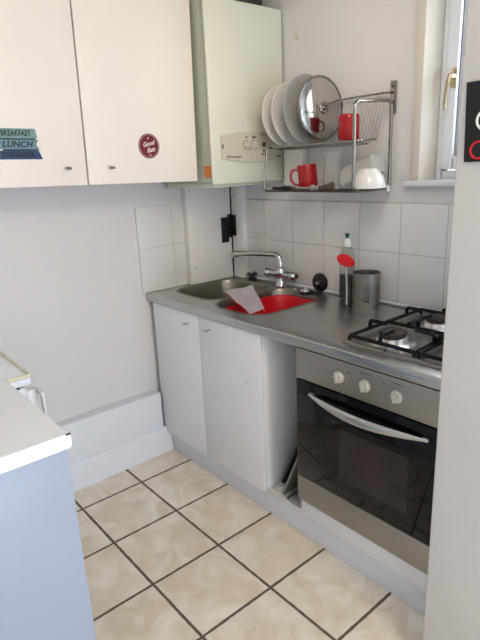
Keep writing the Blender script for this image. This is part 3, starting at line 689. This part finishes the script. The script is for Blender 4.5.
# tumbler, tub, bowl
b = lathe(new(), [(0, .152), (.036, .152), (.038, .150), (.045, .002), (.0435, 0), (.042, .002), (.035, .138), (0, .139)], 40)
o = tag(obj('glass_tumbler', b, TUMBLER), 'clear glass tumbler upside down on the lower shelf of the rack', 'glass'); o.location = (.850, -.118, 1.4025)
rings = []
for i_, z in ((.0, .0), (0, .003), (-.006, .06), (-.014, .165), (-.018, .166), (-.018, .170), (-.014, .170), (-.0115, .165), (-.004, .06), (.003, .004)):
    rings.append([(x, y, z) for x, y in rrect(0, 0, .034-i_*.5, .040-i_*.4, .016)])
b = loft(new(), rings, True, True)
o = tag(obj('plastic_tub', b, FROST), 'translucent plastic tub lying tilted on the lower shelf behind white bowl', 'tub')
o.matrix_world = Matrix.Translation((1.050, -.080, 1.503)) @ Matrix.Rotation(math.radians(-112), 4, 'Y') @ Matrix.Rotation(.1, 4, 'Z')
b = lathe(new(), [(.030, .070), (.032, .074), (.034, .070), (.044, .062), (.058, .042), (.065, .016), (.067, 0), (.065, 0), (.062, .016), (.054, .04), (.042, .058), (.025, .066), (0, .067)], 48)
lathe(b, [(0, .0705), (.031, .0705)], 48)
o = tag(obj('white_bowl', b, WHITE_CER), 'white bowl upside down at the right end of the lower shelf', 'bowl'); o.location = (1.066, -.160, 1.4085)
# cutlery on the lower shelf
def cutlery(kind, label, p0, p1, m1, m2):
    p0, p1 = Vector(p0), Vector(p1); d = p1-p0; mid = p0+d*.5
    o = thing(kind, label, kind.split('_')[-1], p0)
    b = new(); tube(b, [p0, p0+d*.25, mid], lambda s: .0065-.001*s, 8, flat=.6); obj('handle', b, m1, o)
    b = new()
    if kind == 'kitchen_knife': tube(b, [mid, p0+d*.8, p1], lambda s: .011-.008*s*s, 8, flat=.12)
    elif kind == 'fork':
        tube(b, [mid, p0+d*.75], .003, 8); tube(b, [p0+d*.74, p0+d*.8], .009, 8, flat=.25)
        n = Vector((-d.y, d.x, 0)).normalized()
        for k in (-1, 0, 1): tube(b, [p0+d*.79+n*k*.006, p1+n*k*.006], .0016, 6)
    elif kind == 'spoon':
        tube(b, [mid, p0+d*.75], .003, 8); tube(b, [p0+d*.73, p0+d*.8, p0+d*.9, p1], lambda s: .004+.011*math.sin(PI*(s*.9+.05)), 10, flat=.3)
    else: tube(b, [mid, p0+d*.75, p1], lambda s: .006+.016*s, 8, flat=.3)
    obj('blade' if kind == 'kitchen_knife' else 'head', b, m2, o)
zc = 1.4105
cutlery('kitchen_knife', 'black-handled knife at the left front of the lower rack shelf', (.575, -.215, zc), (.70, -.215, zc), BLACK_PL, BLACK_PL)
cutlery('kitchen_knife', 'black-handled knife lying at the back left of the lower rack shelf', (.575, -.165, zc), (.665, -.120, zc), BLACK_PL, CUTLERY)
cutlery('spoon', 'steel spoon lying in front of the red mug on the lower shelf', (.675, -.195, zc), (.82, -.190, zc), CUTLERY, CUTLERY)
cutlery('fork', 'steel fork lying in front of the tumbler on the lower shelf', (.735, -.222, zc), (.885, -.215, zc), CUTLERY, CUTLERY)
cutlery('wooden_spatula', 'dark wooden spatula lying below the glass tumbler in the rack', (.775, -.172, zc+.002), (.905, -.180, zc+.004), WOOD, WOOD)

# ---------------------------------------------------------------- chalk sign on the partition
t = thing('chalk_sign', 'black chalkboard sign with white and red letters on the right partition', 'sign', (1.87, -.722, 1.50))
b = new(); prism(b, [(1.746, 1.499), (2.02, 1.499), (2.015, 1.669), (1.740, 1.669)], 0, .005, FACE_Y((0, -.7205, 0))); obj('panel', b, BLACK_BOARD, t)
def stroke(cx, cz, rx, rz, a0, a1, r): return tube(new(), [(cx+rx*math.cos(math.radians(a0+(a1-a0)*k/24)), -.7265, cz+rz*math.sin(math.radians(a0+(a1-a0)*k/24))) for k in range(25)], r, 6, flat=1)
obj('white_lettering', stroke(1.794, 1.587, .024, .022, 60, 305, .003), CHALK_W, t)
b = new(); lathe(b, [(0, .001), (.004, .001), (.0045, 0)], 12, FACE_Y((1.786, -.7262, 1.553))); obj('white_lettering', b, CHALK_W, t)
b = stroke(1.779, 1.524, .019, .018, 60, 420, .0024); tube(b, [(1.779, -.7265, 1.505), (1.787, -.7265, 1.509)], .002, 6); obj('red_lettering', b, CHALK_R, t)

# ---------------------------------------------------------------- left side: unit, its worktop, fridge
t = thing('worktop_unit', 'white base unit end panel in the left foreground', 'cabinet', (.95, -1.85, 0))
bxx0, bxx1, byy1 = .69, 1.190, -1.526
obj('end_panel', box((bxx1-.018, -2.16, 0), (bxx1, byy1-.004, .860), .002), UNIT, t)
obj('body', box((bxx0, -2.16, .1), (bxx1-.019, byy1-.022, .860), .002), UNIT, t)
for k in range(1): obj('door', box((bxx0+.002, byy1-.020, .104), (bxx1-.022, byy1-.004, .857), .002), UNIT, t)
b = new(); prism(b, [(-2.165, .861), (-1.526, .861), (-1.520, .867), (-1.520, .892), (-1.528, .90), (-2.165, .90)], .672, 1.199, frame((0, 0, 0), (0, 1, 0), (0, 0, 1), (1, 0, 0)), .006)
t = thing('laminate_worktop', 'white laminate worktop in the left foreground over the base unit', 'worktop', (.95, -1.84, .861))
obj('top', b, LAM, t)
b = new(); bx(b, (1.1955, -1.532, .8965), (1.2000, -1.5195, .9006), .001); cc = obj('corner_chip', b, BLACK_PL, t); cc['label'] = 'dark chipped corner'
t = thing('fridge', 'white under-counter fridge with yellowed top trim at far left', 'fridge', (.32, -1.75, 0))
obj('body', box((.10, -2.14, .02), (.555, -1.47, .80), .004), FRIDGE, t)
obj('top', box((.09, -2.14, .815), (.592, -1.415, .85), .005), LAM, t)
b = new(); tube(b, fillet([(.095, -2.14, .848), (.590, -2.14, .848), (.590, -1.417, .848), (.095, -1.417, .848)], .01, 4, True), .008, 8, True); obj('top_trim', b, YELLOWED, t)
obj('seal', box((.10, -2.13, .799), (.57, -1.45, .816), 0), BLACK_PL, t)
d = obj('door', box((.09, -1.468, .03), (.562, -1.425, .797), .006), FRIDGE, t)
b = new(); bx(b, (.52, -1.426, .66), (.560, -1.392, .782), .005); bx(b, (.585, -1.392, .64), (.610, -1.382, .782), .004, 2); bx(b, (.548, -1.396, .768), (.606, -1.382, .782), .004); obj('handle', b, FRIDGE, d)
for x in (.14, .53):
    for y in (-2.05, -1.5): obj('foot', lathe(new(), [(0, 0), (.02, 0), (.02, .021), (0, .021)], 14, Matrix.Translation((x, y, 0))), BLACK_PL, t)
